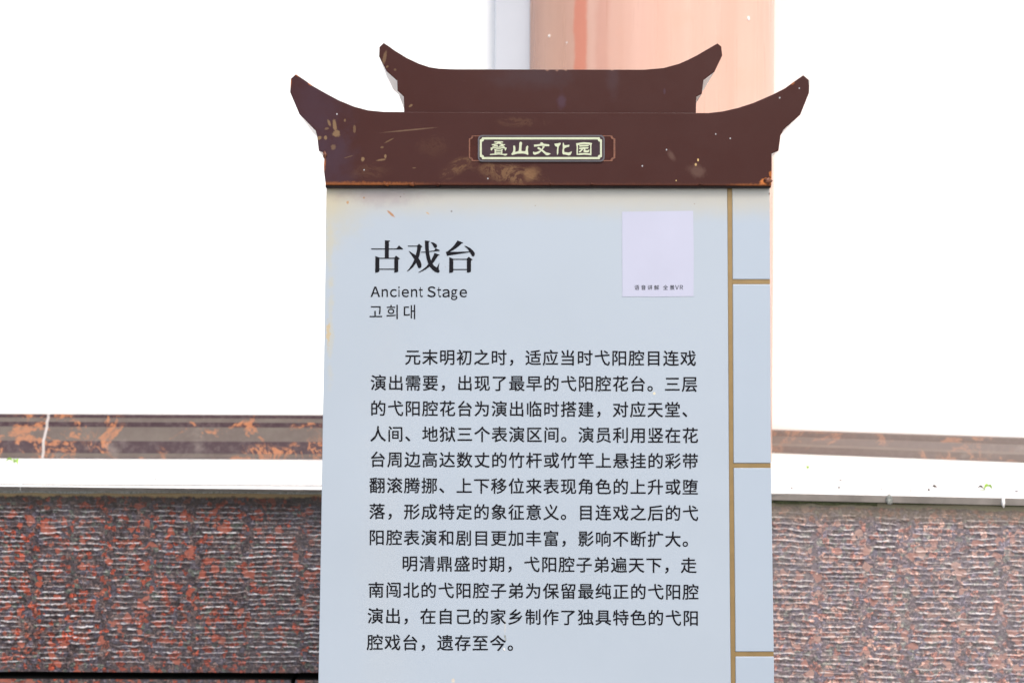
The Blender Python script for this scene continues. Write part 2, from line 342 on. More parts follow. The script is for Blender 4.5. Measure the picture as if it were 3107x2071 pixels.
CX, CY = -0.25, 3.2               # corner of the stage front, hidden behind the sign
def face_y(x): return CY if x <= CX else CY - 0.127 * (x - CX)
stage = empty('stage_front_wall', (CX, CY, 0), 'chiselled red granite front of a low stage running behind the sign', 'wall')
TOP = FLOOR - .020; BOT_L = .555
def chisel_slab(x0, x1, zb, zt, mat, name='stone_slab', ds=.0028, dt=.0011, amp=.0042, back=.03, inset=0.0, seed=1, pitch=.0135):
    r = np.random.default_rng(seed)
    k = 0.0 if x1 <= CX + 1e-6 else -0.127
    L = (x1 - x0) * math.sqrt(1 + k * k); Hh = zt - zb
    ns = int(L / ds) + 1; ntt = int(Hh / dt) + 1
    s = np.linspace(0, L, ns); t = np.linspace(0, Hh, ntt); S, T = np.meshgrid(s, t)
    h = np.zeros_like(S)
    def vnoise(cell, k2, cy=None):
        cy = cy or cell
        gy, gx = int(Hh / cy) + 3, int(L / cell) + 3
        g = r.random((gy, gx)); fy = T / cy; fx = S / cell
        iy = fy.astype(int); ix = fx.astype(int); ty = fy - iy; tx = fx - ix
        ty = ty * ty * (3 - 2 * ty); tx = tx * tx * (3 - 2 * tx)
        v = g[iy, ix] * (1 - tx) * (1 - ty) + g[iy, ix + 1] * tx * (1 - ty) + g[iy + 1, ix] * (1 - tx) * ty + g[iy + 1, ix + 1] * tx * ty
        return (v - .5) * k2
    wobf = vnoise(.045, .005) + vnoise(.012, .0028, .006) + vnoise(.005, .0018)
    keepn = vnoise(.016, 1.0, .007) + vnoise(.05, .6)
    glint = np.zeros_like(S)
    a = -0.03
    while a < L:
        wdt = r.uniform(.085, .16); e0, e1 = a, a + wdt
        gap = .014 if r.random() < .35 else 0.0
        off = r.uniform(0, 1); pt = pitch * r.uniform(.9, 1.12)
        wob = wobf + r.uniform(-.02, .02) * (S - a)
        q = (T + wob) / pt + off
        row = np.floor(q); fr = q - row
        rr = (np.sin(row * 12.9898 + seed * 3.1 + a * 97) * 43758.5453) % 1.0
        rr2 = (np.sin(row * 78.233 + a * 31) * 12543.123) % 1.0
        rr3 = (np.sin(row * 39.17 + a * 57) * 9371.7) % 1.0
        prof = np.where(fr < .80, (fr / .80) ** 2.0, (1 - fr) / .20)
        gp = gap; lo = e0 - .010 + gp + rr * .030; hi = e1 + .012 - rr2 * .040
        env = np.clip((S - lo) / .004, 0, 1) * np.clip((hi - S) / .004, 0, 1)
        depth = (.45 + .75 * rr3) * np.clip((T - .012) / .02, 0, 1) * np.clip((Hh - .028 - T) / .02, 0, 1)
        kp = np.clip(.80 + keepn * 2.4, 0, 1)
        h = np.maximum(h, prof * env * depth * amp * (.35 + .65 * kp)); glint = np.maximum(glint, np.clip((fr - .79) / .05, 0, 1) * env * kp * np.clip(depth * .9, 0, 1) * (.45 + .75 * rr2))
        a = e1
    # coarse lumps and grain
    n1 = vnoise(.02, 1.0)
    h *= np.clip(1.05 + n1 * 1.1 + vnoise(.006, 1.1), .15, 1.6)
    h += n1 * .0016 + vnoise(.0045, .0011) + vnoise(.10, .004)
    dx, dy = 1 / math.sqrt(1 + k * k), k / math.sqrt(1 + k * k)
    nx, ny = dy, -dx                       # outward
    X = x0 + S * dx + nx * (h - inset) - CX; Y = face_y(x0) + S * dy + ny * (h - inset) - CY; Z = zb + T
    co = np.stack([X, Y, Z], -1).reshape(-1, 3)
    idx = np.arange(ns * ntt).reshape(ntt, ns)
    f = np.stack([idx[:-1, :-1], idx[:-1, 1:], idx[1:, 1:], idx[1:, :-1]], -1).reshape(-1, 4)
    # back edges
    nb = len(co)
    bk = []
    for (ss, tt) in ((0, 0), (L, 0), (L, Hh), (0, Hh)):
        bk.append((x0 + ss * dx - nx * back - CX, face_y(x0) + ss * dy - ny * back - CY, zb + tt))
    co = np.vstack([co, np.array(bk)])
    me = bpy.data.meshes.new(name)
    faces = f.tolist()
    faces.append(list(idx[0, ::-1]) + [nb, nb + 1]); faces.append(list(idx[-1, :]) + [nb + 2, nb + 3])
    faces.append(list(idx[:, 0]) + [nb + 3, nb]); faces.append(list(idx[::-1, -1]) + [nb + 1, nb + 2])
    me.from_pydata(co.tolist(), [], faces)
    me.polygons.foreach_set('use_smooth', [True] * len(f) + [False] * 4)
    at = me.attributes.new('lip_glint', 'FLOAT', 'POINT'); at.data.foreach_set('value', np.concatenate([glint.ravel(), np.zeros(4)]).astype(np.float32))
    me.materials.append(mat); me.update()
    o = bpy.data.objects.new(name, me); C.objects.link(o); o.parent = stage
    return o
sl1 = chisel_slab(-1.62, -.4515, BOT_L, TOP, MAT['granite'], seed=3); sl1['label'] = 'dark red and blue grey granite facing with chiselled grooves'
sl2 = chisel_slab(.55, 1.62, BOT_L, TOP, MAT['granite_pale'], seed=8); sl2['label'] = 'granite facing coloured paler and pinker for flare, with chiselled grooves'
# plain-meshed neighbours outside the frame or behind the sign
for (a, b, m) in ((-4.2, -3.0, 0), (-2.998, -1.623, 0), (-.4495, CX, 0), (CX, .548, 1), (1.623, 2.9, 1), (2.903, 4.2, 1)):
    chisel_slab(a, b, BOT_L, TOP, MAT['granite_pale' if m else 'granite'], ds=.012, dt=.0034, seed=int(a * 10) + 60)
# drain gap and the course below it
for (a, b) in ((-4.2, CX), (CX, 4.2)):
    n_ = 'gap_backing'
    quadbox(n_, [(a, face_y(a) + .13, 0), (b, face_y(b) + .13, 0), (b, face_y(b) + .13, TOP - .001), (a, face_y(a) + .13, TOP - .001)], (0, .05, 0), MAT['cavity'], stage)
X885 = (G(888, 2071, .53).x)
for i, (a, b) in enumerate(((-4.2, -2.2), (-2.196, X885 - .006), (X885 + .006, CX), (CX, 1.4), (1.404, 4.2))):
    ob = quadbox('base_stone', [(a, face_y(a) - .004, 0), (b, face_y(b) - .004, 0), (b, face_y(b) - .004, .5362), (a, face_y(a) - .004, .5362)], (0, .12, 0), MAT['granite_pale' if i > 2 else 'granite'], stage)
    ob.data.materials.append(MAT['cavity']); ob.data.polygons[4].material_index = 1; ob.data.polygons[3].material_index = 1; ob.data.polygons[5].material_index = 1; ob.data.polygons[2].material_index = 1  # faces inside the gap painted black for its deep shade
# floor of the stage (structure) and the coping slabs on the edge
def WL(x): return 3.892
def WR(x): return 4.145 - .357 * (x - .93)
fl = mesh_obj('stage_floor', [(-4.2, 3.28, FLOOR - .004), (4.2, 2.9, FLOOR - .004), (4.2, 6.5, FLOOR - .004), (-4.2, 6.5, FLOOR - .004)], [(0, 1, 2, 3)], MAT['floor']); tag(fl, kind='structure')
def coping(a, b):
    g = .0012; ov = .018
    ys = [face_y(a) - ov, face_y(b) - ov]; d = .30
    v = [(a + g, ys[0], FLOOR - .020), (b - g, ys[1], FLOOR - .020), (b - g, ys[1], FLOOR), (a + g, ys[0], FLOOR),
         (a + g, ys[0] + d, FLOOR - .020), (b - g, ys[1] + d, FLOOR - .020), (b - g, ys[1] + d, FLOOR), (a + g, ys[0] + d, FLOOR)]
    fs = [(0, 1, 2, 3), (7, 6, 5, 4), (1, 0, 4, 5), (2, 1, 5, 6), (3, 2, 6, 7), (0, 3, 7, 4)]
    o = mesh_obj('coping_slab', v, fs, [MAT['coping'], MAT['coping_edge']], stage, [1, 0, 1, 0, 0, 0]); bev(o, .0012, 1)
for a, b in ((-4.2, -2.6), (-2.6, -1.34), (-1.34, CX), (CX, .978), (.978, 1.26), (1.26, 1.9), (1.9, 3.0), (3.0, 4.2)): coping(a, b)
# mossy mortar line under the coping and blobs of sealant at its joints
for (a, b, th, mt) in ((-4.2, CX, .007, 'granite'), (CX, .955, .009, 'moss'), (.955, 4.2, .004, 'moss')):
    n0 = 60; vs = []; fs = []
    for i in range(n0 + 1):
        x = a + (b - a) * i / n0; y = face_y(x) - .006 - random.uniform(0, .004)
        vs += [(x, y, TOP + .0005), (x, y - .001, TOP - th * random.uniform(.5, 1.3)), (x, y + .012, TOP - th * 1.3)]
    for i in range(n0):
        q = i * 3; fs += [(q + 1, q + 4, q + 3, q), (q + 2, q + 5, q + 4, q + 1)]
    mesh_obj('mortar_line', vs, fs, MAT['moss' if mt == 'moss' else 'sealant'], stage)
def lump(name, c, r3, mat, parent, seed=0, sub=2, rough=.35):
    bm = bmesh.new(); bmesh.ops.create_icosphere(bm, subdivisions=sub, radius=1)
    rr = random.Random(seed)
    ph = [rr.uniform(0, 6) for _ in range(6)]
    for v in bm.verts:
        k = 1 + rough * (math.sin(v.co.x * 3 + ph[0]) * math.sin(v.co.y * 4 + ph[1]) + .5 * math.sin(v.co.z * 7 + ph[2] + v.co.x * 5))
        v.co = Vector((v.co.x * r3[0] * k, v.co.y * r3[1] * k, v.co.z * r3[2] * k)) + Vector(c) - (parent_loc(parent) if parent else Vector())
    me = bpy.data.meshes.new(name); bm.to_mesh(me); bm.free(); me.materials.append(mat)
    me.polygons.foreach_set('use_smooth', [True] * len(me.polygons))
    o = bpy.data.objects.new(name, me); C.objects.link(o)
    if parent: o.parent = parent
    return o
lump('sealant_blob', (.982, face_y(.982) - .018, FLOOR - .012), (.010, .004, .013), MAT['sealant'], stage, 2)
lump('sealant_blob', (1.262, face_y(1.26) - .019, FLOOR - .013), (.005, .005, .012), MAT['coping'], stage, 5)

# ------------------------------------------------------------------ back walls with marble skirting
def prism_along(name, a, b, prof, mats, parent, smooth=False):
    """profile (out, z) swept from a to b (xy points); out points towards the camera side"""
    a = Vector((a[0], a[1], 0)); b = Vector((b[0], b[1], 0)); d = (b - a).normalized(); nn = Vector((d.y, -d.x, 0))
    vs = []
    for p in (a, b):
        for (o_, z) in prof: vs.append(p + nn * o_ + Vector((0, 0, z)))
    k = len(prof); fs = [(i, i + k, (i + 1) % k + k, (i + 1) % k) for i in range(k)] + [tuple(range(k)), tuple(range(2 * k - 1, k - 1, -1))]
    fs = [tuple(reversed(f)) for f in fs]
    o = mesh_obj(name, vs, fs, mats, parent); 
    bm = bmesh.new(); bm.from_mesh(o.data); bmesh.ops.recalc_face_normals(bm, faces=bm.faces); bm.to_mesh(o.data); bm.free()
    return o
def skirt_profile(h):
    z = lambda f: f * h
    pr = [(-.02, -.003), (.066, -.003), (.065, z(.005)), (.060, z(.085)), (.058, z(.10)), (.058, z(.39)), (.056, z(.405)), (.047, z(.50)), (.038, z(.60)), (.029, z(.70)), (.028, z(.71)),
          (.028, z(.825)), (.026, z(.84)), (.018, z(.905)), (.017, z(.92)), (.017, z(.995)), (.015, z(1.0)), (-.02, z(1.0))]
    return [(o_, FLOOR + zz) for o_, zz in pr]
lw = empty('back_wall', (-1.5, WL(0), FLOOR), 'blank white wall with orange veined marble skirting left of the sign', 'wall')
mesh_obj('wall_face', *(lambda a, b: ([(a, 3.892, FLOOR - .002), (b, 3.892, FLOOR - .002), (b, 3.892, 4.6), (a, 3.892, 4.6), (a, 4.11, FLOOR - .002), (b, 4.11, FLOOR - .002), (b, 4.11, 4.6), (a, 4.11, 4.6)],
         [(0, 1, 2, 3), (7, 6, 5, 4), (1, 0, 4, 5), (2, 1, 5, 6), (3, 2, 6, 7), (0, 3, 7, 4)]))(-4.2, .35), MAT['wall'], lw)
JX = -(1553.5 - 132) / F * 3.834
PR = skirt_profile(.138)
for (a, b) in ((-4.2, -2.75), (-2.744, JX - .0042), (JX + .0042, .10)):
    prism_along('marble_slab', (a, 3.892), (b, 3.892), PR, MAT['marble'], lw)
prism_along('grout_joint', (JX - .0042, 3.892), (JX + .0042, 3.892), [(o_ + .0012 if o_ > 0 else o_, z) for o_, z in PR], MAT['grout'], lw)
lw['kind'] = 'thing'; stage['kind'] = 'thing'
rw = empty('back_wall', (1.5, WR(1.5), FLOOR), 'set back white wall with a low marble skirting right of the sign', 'wall')
rw['kind'] = 'thing'
d0, d1 = (.52, WR(.52)), (4.2, WR(4.2) )
nrm = Vector((.357, 1, 0)).normalized() * .22
vv = [Vector((x, y, z)) + k for k in (Vector(), nrm) for (x, y, z) in ((d0[0], d0[1], FLOOR - .002), (d1[0], d1[1], FLOOR - .002), (d1[0], d1[1], 4.6), (d0[0], d0[1], 4.6))]
mesh_obj('wall_face', vv, [(0, 1, 2, 3), (7, 6, 5, 4), (1, 0, 4, 5), (2, 1, 5, 6), (3, 2, 6, 7), (0, 3, 7, 4)], MAT['wall'], rw)
prR = [(-.02, FLOOR - .003), (.050, FLOOR - .003), (.048, FLOOR + .022), (.040, FLOOR + .030), (.034, FLOOR + .052), (.028, FLOOR + .054), (.027, FLOOR + .073), (.024, FLOOR + .075), (-.02, FLOOR + .075)]
for (a, b) in ((.60, 2.6), (2.604, 4.2)):
    prism_along('marble_slab', (a, WR(a)), (b, WR(b)), prR, MAT['marble_hazy'], rw)

# red column and the grey pilaster beside it
cx_, cy_, cr_ = .4535, 3.93, .4140
col = empty('column', (cx_, cy_, FLOOR), 'thick round column in red paint coloured pale salmon for flare, rising behind the sign roof', 'column')
def ring_solid(name, c, prof, mat, parent, n=96):
    vs = []; fs = []
    for (r_, z) in prof:
        for i in range(n):
            a = 2 * math.pi * i / n; vs.append((c[0] + r_ * math.cos(a), c[1] + r_ * math.sin(a), z))
    for j in range(len(prof) - 1):
        for i in range(n):
            k = (i + 1) % n; fs.append((j * n + i, j * n + k, (j + 1) * n + k, (j + 1) * n + i))
    fs.append(tuple(range((len(prof) - 1) * n, len(prof) * n))); fs.append(tuple(range(n - 1, -1, -1)))
    return mesh_obj(name, vs, fs, mat, parent, smooth=True)
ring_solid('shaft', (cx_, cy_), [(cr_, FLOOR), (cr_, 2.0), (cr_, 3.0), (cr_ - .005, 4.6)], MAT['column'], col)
for (px, py, s_) in ((2270, 57, .0065), (1667, 110, .005), (1560 + 160, 130, .0028)):
    d = ray(px, py); a_ = d.x ** 2 + d.y ** 2; b_ = -2 * (d.x * cx_ + d.y * cy_); c_ = cx_ ** 2 + cy_ ** 2 - cr_ ** 2
    t_ = (-b_ - math.sqrt(b_ * b_ - 4 * a_ * c_)) / (2 * a_); p_ = CAM + d * t_
    lump('plaster_fleck', p_, (s_ * .7, s_ * .6, s_), MAT['wall'], col, int(px))
pil = box('pilaster', -.0605, .24, 3.82, 3.90, FLOOR - .002, 4.6, MAT['pilaster'], None, .003)
tag(pil, 'narrow pale grey pilaster on the wall left of the salmon column', 'pilaster')

# ------------------------------------------------------------------ the sign
sign = empty('information_sign', SL, 'upright pale information board with brown upturned roof and black Chinese text', 'sign')
LE = lambda y: float(np.interp(y, [560, 570, 1020, 1255, 1490, 2030, 3650], [990.5, 990, 984.5, 979.5, 976, 966.5, 938]))
RE = lambda y: float(np.interp(y, [560, 572, 1400, 2000, 3650], [2336, 2336, 2339.5, 2348.5, 2366]))
GL = lambda y: float(np.interp(y, [560, 572, 1400, 1860, 2071, 3650], [2206.5, 2207, 2212, 2215.5, 2218, 2234]))
GR = lambda y: float(np.interp(y, [560, 572, 1400, 1860, 2071, 3650], [2221.5, 2222, 2226, 2231, 2232, 2249]))
YB = 3630
def sheet(name, edge_l, edge_r, y0, y1, w0, w1, mat, parent, step=90, bevelw=.0012):
    n_ = max(1, int((y1 - y0) / step)); ys = [y0 + (y1 - y0) * i / n_ for i in range(n_ + 1)]
    vs = []
    for y in ys:
        l, r_ = edge_l(y), edge_r(y)
        slope = (r_ - l) * .0045
        a, b = P(l, y - (1660 - l) * .0045 * 0, w0), P(r_, y + 0, w0)
        vs += [a, b, a + SN * (w1 - w0), b + SN * (w1 - w0)]
    fs = []
    for i in range(n_):
        q = 4 * i; fs += [(q, q + 4, q + 5, q + 1), (q + 3, q + 7, q + 6, q + 2), (q + 2, q + 6, q + 4, q), (q + 1, q + 5, q + 7, q + 3)]
    q = 4 * n_; fs += [(0, 1, 3, 2), (q + 2, q + 3, q + 1, q)]
    o = mesh_obj(name, vs, fs, mat, parent)
    if bevelw: bev(o, bevelw, 2)
    return o
TYL = 556
body = sheet('body', lambda y: LE(y) + 4, lambda y: RE(y) - 4, TYL, 3648, -.006, -.105, MAT['sheet_edge'], sign, bevelw=0)
front = sheet('front_panel', LE, GL, TYL, YB, 0, -.0055, MAT['panel'], sign)
rowz = [(TYL, 847), (862, 1404), (1419, 1975.5), (1990.5, 2548), (2563, 3120), (3135, YB)]
for i, (a, b) in enumerate(rowz):
    sheet('side_panel', GR, RE, a, b, 0, -.0055, MAT['side_panel'], sign)
    if i: sheet('gold_strip', lambda y: GR(y) - .5, lambda y: RE(y) - 1, rowz[i - 1][1] + .4, a - .4, -.0016, -.0050, MAT['gold'], sign, bevelw=0)
sheet('gold_strip', lambda y: GL(y) + .4, lambda y: GR(y) - .6, TYL, YB, -.0018, -.0052, MAT['gold'], sign, bevelw=0)
box('base_plate', SL.x - .5, SL.x + .5, SL.y - .06, SL.y + .32, 0, .012, MAT['sheet_edge'], sign, .003)

# --- roof tiers
LOWER = [(988, 561), (983, 521), (982.5, 500), (985, 464), (967, 457), (962, 414), (957, 396), (908, 346), (880, 280), (882, 239), (897.5, 225),
         (922, 241), (949, 260.5), (985, 281), (1028, 304), (1074, 323), (1117, 334.5), (1163, 339), (1300, 340), (1650, 341.5), (2000, 342), (2150, 342.5),
         (2193, 337.5), (2239, 327), (2286, 312), (2346, 286), (2382, 267.5), (2407, 249), (2437.5, 228), (2457, 244.6), (2455, 282), (2428.6, 348), (2378.6, 393), (2368.6, 411), (2362.5, 457), (2342, 466), (2342, 520), (2341, 563)]
UPPER = [(1226.5, 352), (1226, 338), (1225, 293), (1206, 275), (1204.6, 244.6), (1172.5, 216), (1150, 171), (1151, 143), (1164, 130), (1181, 141), (1199, 154), (1235, 176), (1271, 193), (1303, 203.6),
         (1331, 208), (1378, 210), (1650, 210.7), (1954, 211.2), (2014, 206), (2061, 193), (2088, 181), (2114, 168), (2150, 147), (2177, 131.4), (2189, 141), (2190, 152), (2192, 168), (2168, 218), (2135, 243), (2130, 284), (2113, 293), (2112, 338), (2112, 352)]
def roof_tier(name, outline, w0, w1, mat, parent):
    k = len(outline)
    f = [P(x, y, w0) for x, y in outline]; b = [p + SN * (w1 - w0) for p in f]
    ins = [p + SN * (w1 - w0) for p in f]
    tris = tessellate_polygon([[Vector((x, -y, 0)) for x, y in outline]])
    bm = bmesh.new(); fv = [bm.verts.new(p - SL) for p in f]; bv = [bm.verts.new(p - SL) for p in b]
    faces = []
    ff = bm.faces.new(list(reversed(fv))); bb = bm.faces.new(bv)
    for i in range(k):
        j = (i + 1) % k; q = bm.faces.new((fv[i], fv[j], bv[j], bv[i])); faces.append(q)
    bmesh.ops.recalc_face_normals(bm, faces=bm.faces)
    bm.normal_update()
    for q in faces:
        q.material_index = 1 if q.normal.z < -.25 and min(v.co.x for v in q.verts) is not None and abs(q.normal.x) > .15 else 0
    # bevelled front outline; its upward faces painted pale for a sky glint
    ed = [e for e in ff.edges]
    bmesh.ops.bevel(bm, geom=ed, offset=.0014, segments=2, profile=.6, affect='EDGES')
    bm.normal_update()
    for q in bm.faces:
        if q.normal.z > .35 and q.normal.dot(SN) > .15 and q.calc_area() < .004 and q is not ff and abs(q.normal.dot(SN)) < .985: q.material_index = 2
    bmesh.ops.triangulate(bm, faces=[q for q in bm.faces if len(q.verts) > 4])
    me = bpy.data.meshes.new(name); bm.to_mesh(me); bm.free(); me.materials.append(mat); me.materials.append(MAT['cream']); me.materials.append(MAT['lip'])
    o = bpy.data.objects.new(name, me); C.objects.link(o); o.parent = parent
    return o
up = roof_tier('upper_roof', UPPER, .006, -.118, MAT['roof_upper'], sign)
fold = sheet('bottom_fold', lambda y: 987.5, lambda y: 2339.5, 558.5, 569.0, .0105, -.1, MAT['fold'], sign, bevelw=.0008)  # strip added below the eave, painted near-black as its shaded underside
lo = roof_tier('lower_roof', LOWER, .015, -.125, MAT['roof_lower'], sign)

# --- flat pieces: polygons in photo measures laid on the sign plane
def flat(name, polys, wd, mat, parent, step=.00004, thick=0.0):
    """polys: list of loops or (outer, hole...) tuples; each slightly in front of the last so that none coincide"""
    off = parent_loc(parent); vs = []; fs = []
    for i, pl in enumerate(polys):
        loops = pl if isinstance(pl[0][0], (tuple, list)) else [pl]
        allp = [p for lp in loops for p in lp]
        tris = tessellate_polygon([[Vector((x, -y, 0)) for x, y in lp] for lp in loops])
        b0 = len(vs); vs += [P(x, y, wd + i * step) - off for x, y in allp]
        for t in tris:
            a, b, c = (vs[b0 + q] for q in t)
            fs.append(tuple(b0 + q for q in (t if (b - a).cross(c - a).dot(SN) > 0 else t[::-1])))
        if thick:
            for lp_i, lp in enumerate(loops):
                s0 = b0 + sum(len(l) for l in loops[:lp_i]); k = len(lp)
                b1 = len(vs); vs += [vs[s0 + q] - SN * thick for q in range(k)]
                for q in range(k): fs.append((s0 + q, s0 + (q + 1) % k, b1 + (q + 1) % k, b1 + q))
    me = bpy.data.meshes.new(name); me.from_pydata([tuple(v) for v in vs], [], fs); me.materials.append(mat); me.update()
    o = bpy.data.objects.new(name, me); C.objects.link(o); o.parent = parent
    return o
def notched(x0, y0, x1, y1, r_, concave=True, n=5, inset=0):
    pts = []
    for (cx, cy, a0) in ((x0, y0, 0), (x1, y0, 90), (x1, y1, 180), (x0, y1, 270)):
        for i in range(n + 1):
            if concave:
                a = R(a0 + 90 - 90 * i / n); px, py = cx + r_ * math.cos(a), cy + r_ * math.sin(a)
            else:
                ccx = cx + r_ * (1 if cx == x0 else -1); ccy = cy + r_ * (1 if cy == y0 else -1)
                a = R(a0 + 180 + 90 * i / n); px, py = ccx + r_ * math.cos(a), ccy + r_ * math.sin(a)
            pts.append((px, py))
    return pts
def Z(pts, x0, y0, s_): return [(x0 + u / s_, y0 + v / s_) for u, v in pts]

W_R = .015
slot = flat('name_slot', [notched(1425, 413, 1864, 488, 9)], W_R + .0003, MAT['slot'], sign)
flat('slot_rim', [(notched(1422.5, 411.5, 1867, 489.5, 9), notched(1426.5, 414, 1861.5, 486, 9)[::-1])], W_R + .0008, MAT['slot_rim'], slot, thick=.0007)
plate = flat('name_plate', [notched(1450, 410, 1834.5, 490.5, 13, False)], W_R + .0030, MAT['plate_edge'], sign, thick=.0026)
flat('plate_film', [notched(1453.5, 413.5, 1831, 487, 12, False)], W_R + .0033, MAT['plate_dark'], plate)
flat('plate_border', [(notched(1455.8, 416.7, 1826.5, 483.3, 7), notched(1461.8, 423.3, 1820.5, 476.7, 7)[::-1])], W_R + .0037, MAT['plate_green'], plate)
g = 18.1
DIE = [[(325, 205), (400, 165), (600, 155), (800, 168), (858, 208), (800, 242), (600, 236), (400, 240)], [(500, 236), (720, 236), (700, 300), (520, 300)],
       [(200, 335), (400, 290), (520, 262), (560, 310), (500, 345), (420, 350), (420, 375), (330, 385), (240, 378)], [(700, 262), (850, 318), (955, 325), (940, 375), (860, 392), (740, 385), (720, 350), (640, 330), (660, 280)],
       [(330, 385), (540, 375), (560, 420), (580, 460), (400, 455), (300, 480), (220, 445), (350, 420)], [(680, 385), (860, 392), (900, 440), (950, 490), (930, 505), (760, 455), (600, 465), (610, 430)],
       [(160, 505), (350, 490), (600, 475), (830, 490), (1035, 515), (1030, 560), (980, 670), (945, 670), (925, 560), (850, 545), (600, 525), (350, 545), (270, 570), (240, 640), (200, 670), (165, 640)],
       [(345, 580), (440, 590), (440, 840), (370, 840), (380, 660)], [(745, 590), (840, 580), (800, 660), (800, 840), (735, 840)],
       [(440, 565), (600, 556), (745, 568), (745, 615), (600, 606), (440, 640)], [(440, 670), (600, 645), (745, 658), (745, 700), (600, 700), (440, 730)], [(440, 765), (600, 745), (745, 745), (745, 800), (430, 810)],
       [(110, 885), (150, 855), (360, 835), (620, 820), (830, 850), (1070, 845), (1060, 900), (960, 955), (850, 915), (620, 890), (400, 905), (140, 915)]]
SHAN = [[(1395, 420), (1440, 390), (1500, 420), (1520, 560), (1510, 745), (1620, 725), (1700, 680), (1725, 450), (1730, 270), (1760, 205), (1810, 185), (1860, 205), (1885, 270), (1860, 420), (1845, 680), (1940, 705), (2060, 700), (2085, 640), (2100, 470), (2180, 390), (2225, 440), (2200, 620), (2225, 840), (2220, 900), (2190, 910), (2080, 855), (1900, 830), (1620, 840), (1340, 920), (1285, 860), (1380, 740), (1410, 600)]]
WEN = [[(180, 345), (350, 335), (525, 305), (540, 240), (590, 215), (660, 235), (720, 300), (1000, 325), (1035, 370), (1015, 435), (800, 430), (600, 405), (400, 435), (190, 460)],
       [(635, 440), (750, 435), (780, 460), (700, 560), (600, 700), (450, 830), (240, 905), (150, 870), (125, 800), (140, 725), (220, 760), (350, 745), (520, 670), (620, 570), (660, 480)],
       [(370, 540), (410, 470), (460, 490), (600, 580), (720, 670), (850, 770), (1080, 825), (1100, 850), (960, 930), (860, 930), (780, 860), (640, 730), (520, 640), (385, 575)]]
HUA = [[(215, 295), (400, 275), (540, 240), (570, 280), (540, 360), (460, 450), (440, 600), (435, 800), (400, 900), (365, 900), (355, 780), (360, 650), (380, 490), (340, 450), (265, 430)],
       [(690, 240), (720, 240), (775, 380), (900, 375), (1030, 345), (1050, 370), (1030, 455), (900, 490), (775, 545), (750, 620), (765, 750), (990, 780), (1175, 715), (1160, 800), (1100, 910), (1010, 940), (850, 895), (690, 880), (655, 800), (655, 680), (680, 560), (675, 330)]]
YUANo = [(1410, 270), (1600, 240), (1850, 210), (2100, 230), (2295, 265), (2250, 380), (2250, 600), (2255, 850), (2240, 935), (2050, 905), (1850, 895), (1600, 915), (1440, 905), (1435, 700), (1445, 480)]
YUANi = [(1510, 380), (1700, 335), (1900, 325), (2100, 340), (2190, 370), (2180, 600), (2175, 825), (1900, 800), (1650, 810), (1505, 850), (1520, 600)]
YUAN = [[(1580, 410), (1600, 375), (1850, 355), (2100, 365), (2110, 410), (2080, 440), (1850, 445), (1600, 465)],
        [(1575, 520), (1850, 480), (2095, 490), (2095, 530), (2060, 570), (1920, 575), (1925, 655), (2060, 660), (2120, 610), (2145, 650), (2110, 740), (2040, 775), (1880, 765), (1810, 720), (1840, 600), (1800, 590), (1740, 680), (1640, 765), (1560, 770), (1560, 730), (1700, 600), (1580, 590)]]
for nm, ps, x0 in (('clerical_character', DIE, 1480), ('clerical_character', SHAN, 1480), ('clerical_character', WEN, 1610), ('clerical_character', HUA, 1670)):
    flat(nm, [Z(p, x0, 420, g) for p in ps], W_R + .0038, MAT['plate_green'], plate)
flat('clerical_character', [(Z(YUANo, 1670, 420, g), Z(YUANi, 1670, 420, g)[::-1])] + [Z(p, 1670, 420, g) for p in YUAN], W_R + .0038, MAT['plate_green'], plate)

# --- title in bold Song strokes
h_ = 13.067
GU = [[(625, 115), (835, 130), (825, 160), (785, 170), (780, 806), (620, 806)], [(80, 437), (622, 440), (622, 478), (92, 478)], [(783, 440), (1085, 440), (1180, 315), (1345, 455), (1340, 478), (783, 478)],
      [(245, 740), (405, 800), (405, 1350), (340, 1385), (240, 1398)], [(1000, 805), (1065, 720), (1225, 845), (1155, 875), (1155, 1355), (1080, 1385), (995, 1393)], [(403, 805), (1002, 805), (1002, 845), (403, 845)], [(403, 1240), (1002, 1240), (1002, 1277), (403, 1277)]]
XI = [[(90, 328), (472, 328), (472, 367), (108, 367)],
      [(470, 325), (542, 248), (685, 375), (640, 390), (620, 410), (570, 690), (520, 820), (430, 1010), (300, 1180), (150, 1310), (68, 1355), (58, 1338), (150, 1240), (280, 1040), (360, 860), (410, 700), (460, 500), (470, 367)],
      [(132, 540), (150, 540), (400, 700), (520, 820), (600, 940), (640, 1070), (635, 1170), (590, 1215), (530, 1215), (500, 1190), (430, 1010), (350, 860)],
      [(770, 122), (972, 145), (960, 170), (925, 185), (930, 450), (950, 650), (1000, 870), (1075, 1045), (1150, 1130), (1245, 1195), (1270, 1150), (1345, 1005), (1350, 1015), (1320, 1180), (1325, 1250), (1360, 1340), (1345, 1385), (1290, 1400), (1180, 1370), (1060, 1270), (960, 1150), (910, 1050), (850, 880), (800, 620), (780, 400)],
      [(612, 575), (792, 565), (792, 598), (630, 603)], [(938, 545), (1140, 520), (1200, 430), (1370, 512), (1350, 535), (938, 575)],
      [(1155, 615), (1360, 690), (1345, 712), (1300, 720), (1180, 900), (1075, 1045), (960, 1155), (800, 1270), (600, 1370), (520, 1398), (512, 1382), (650, 1300), (800, 1180), (920, 1050), (1020, 910), (1100, 750)],
      [(1000, 185), (1130, 210), (1230, 270), (1260, 330), (1240, 390), (1200, 420), (1140, 400), (1080, 290)]]
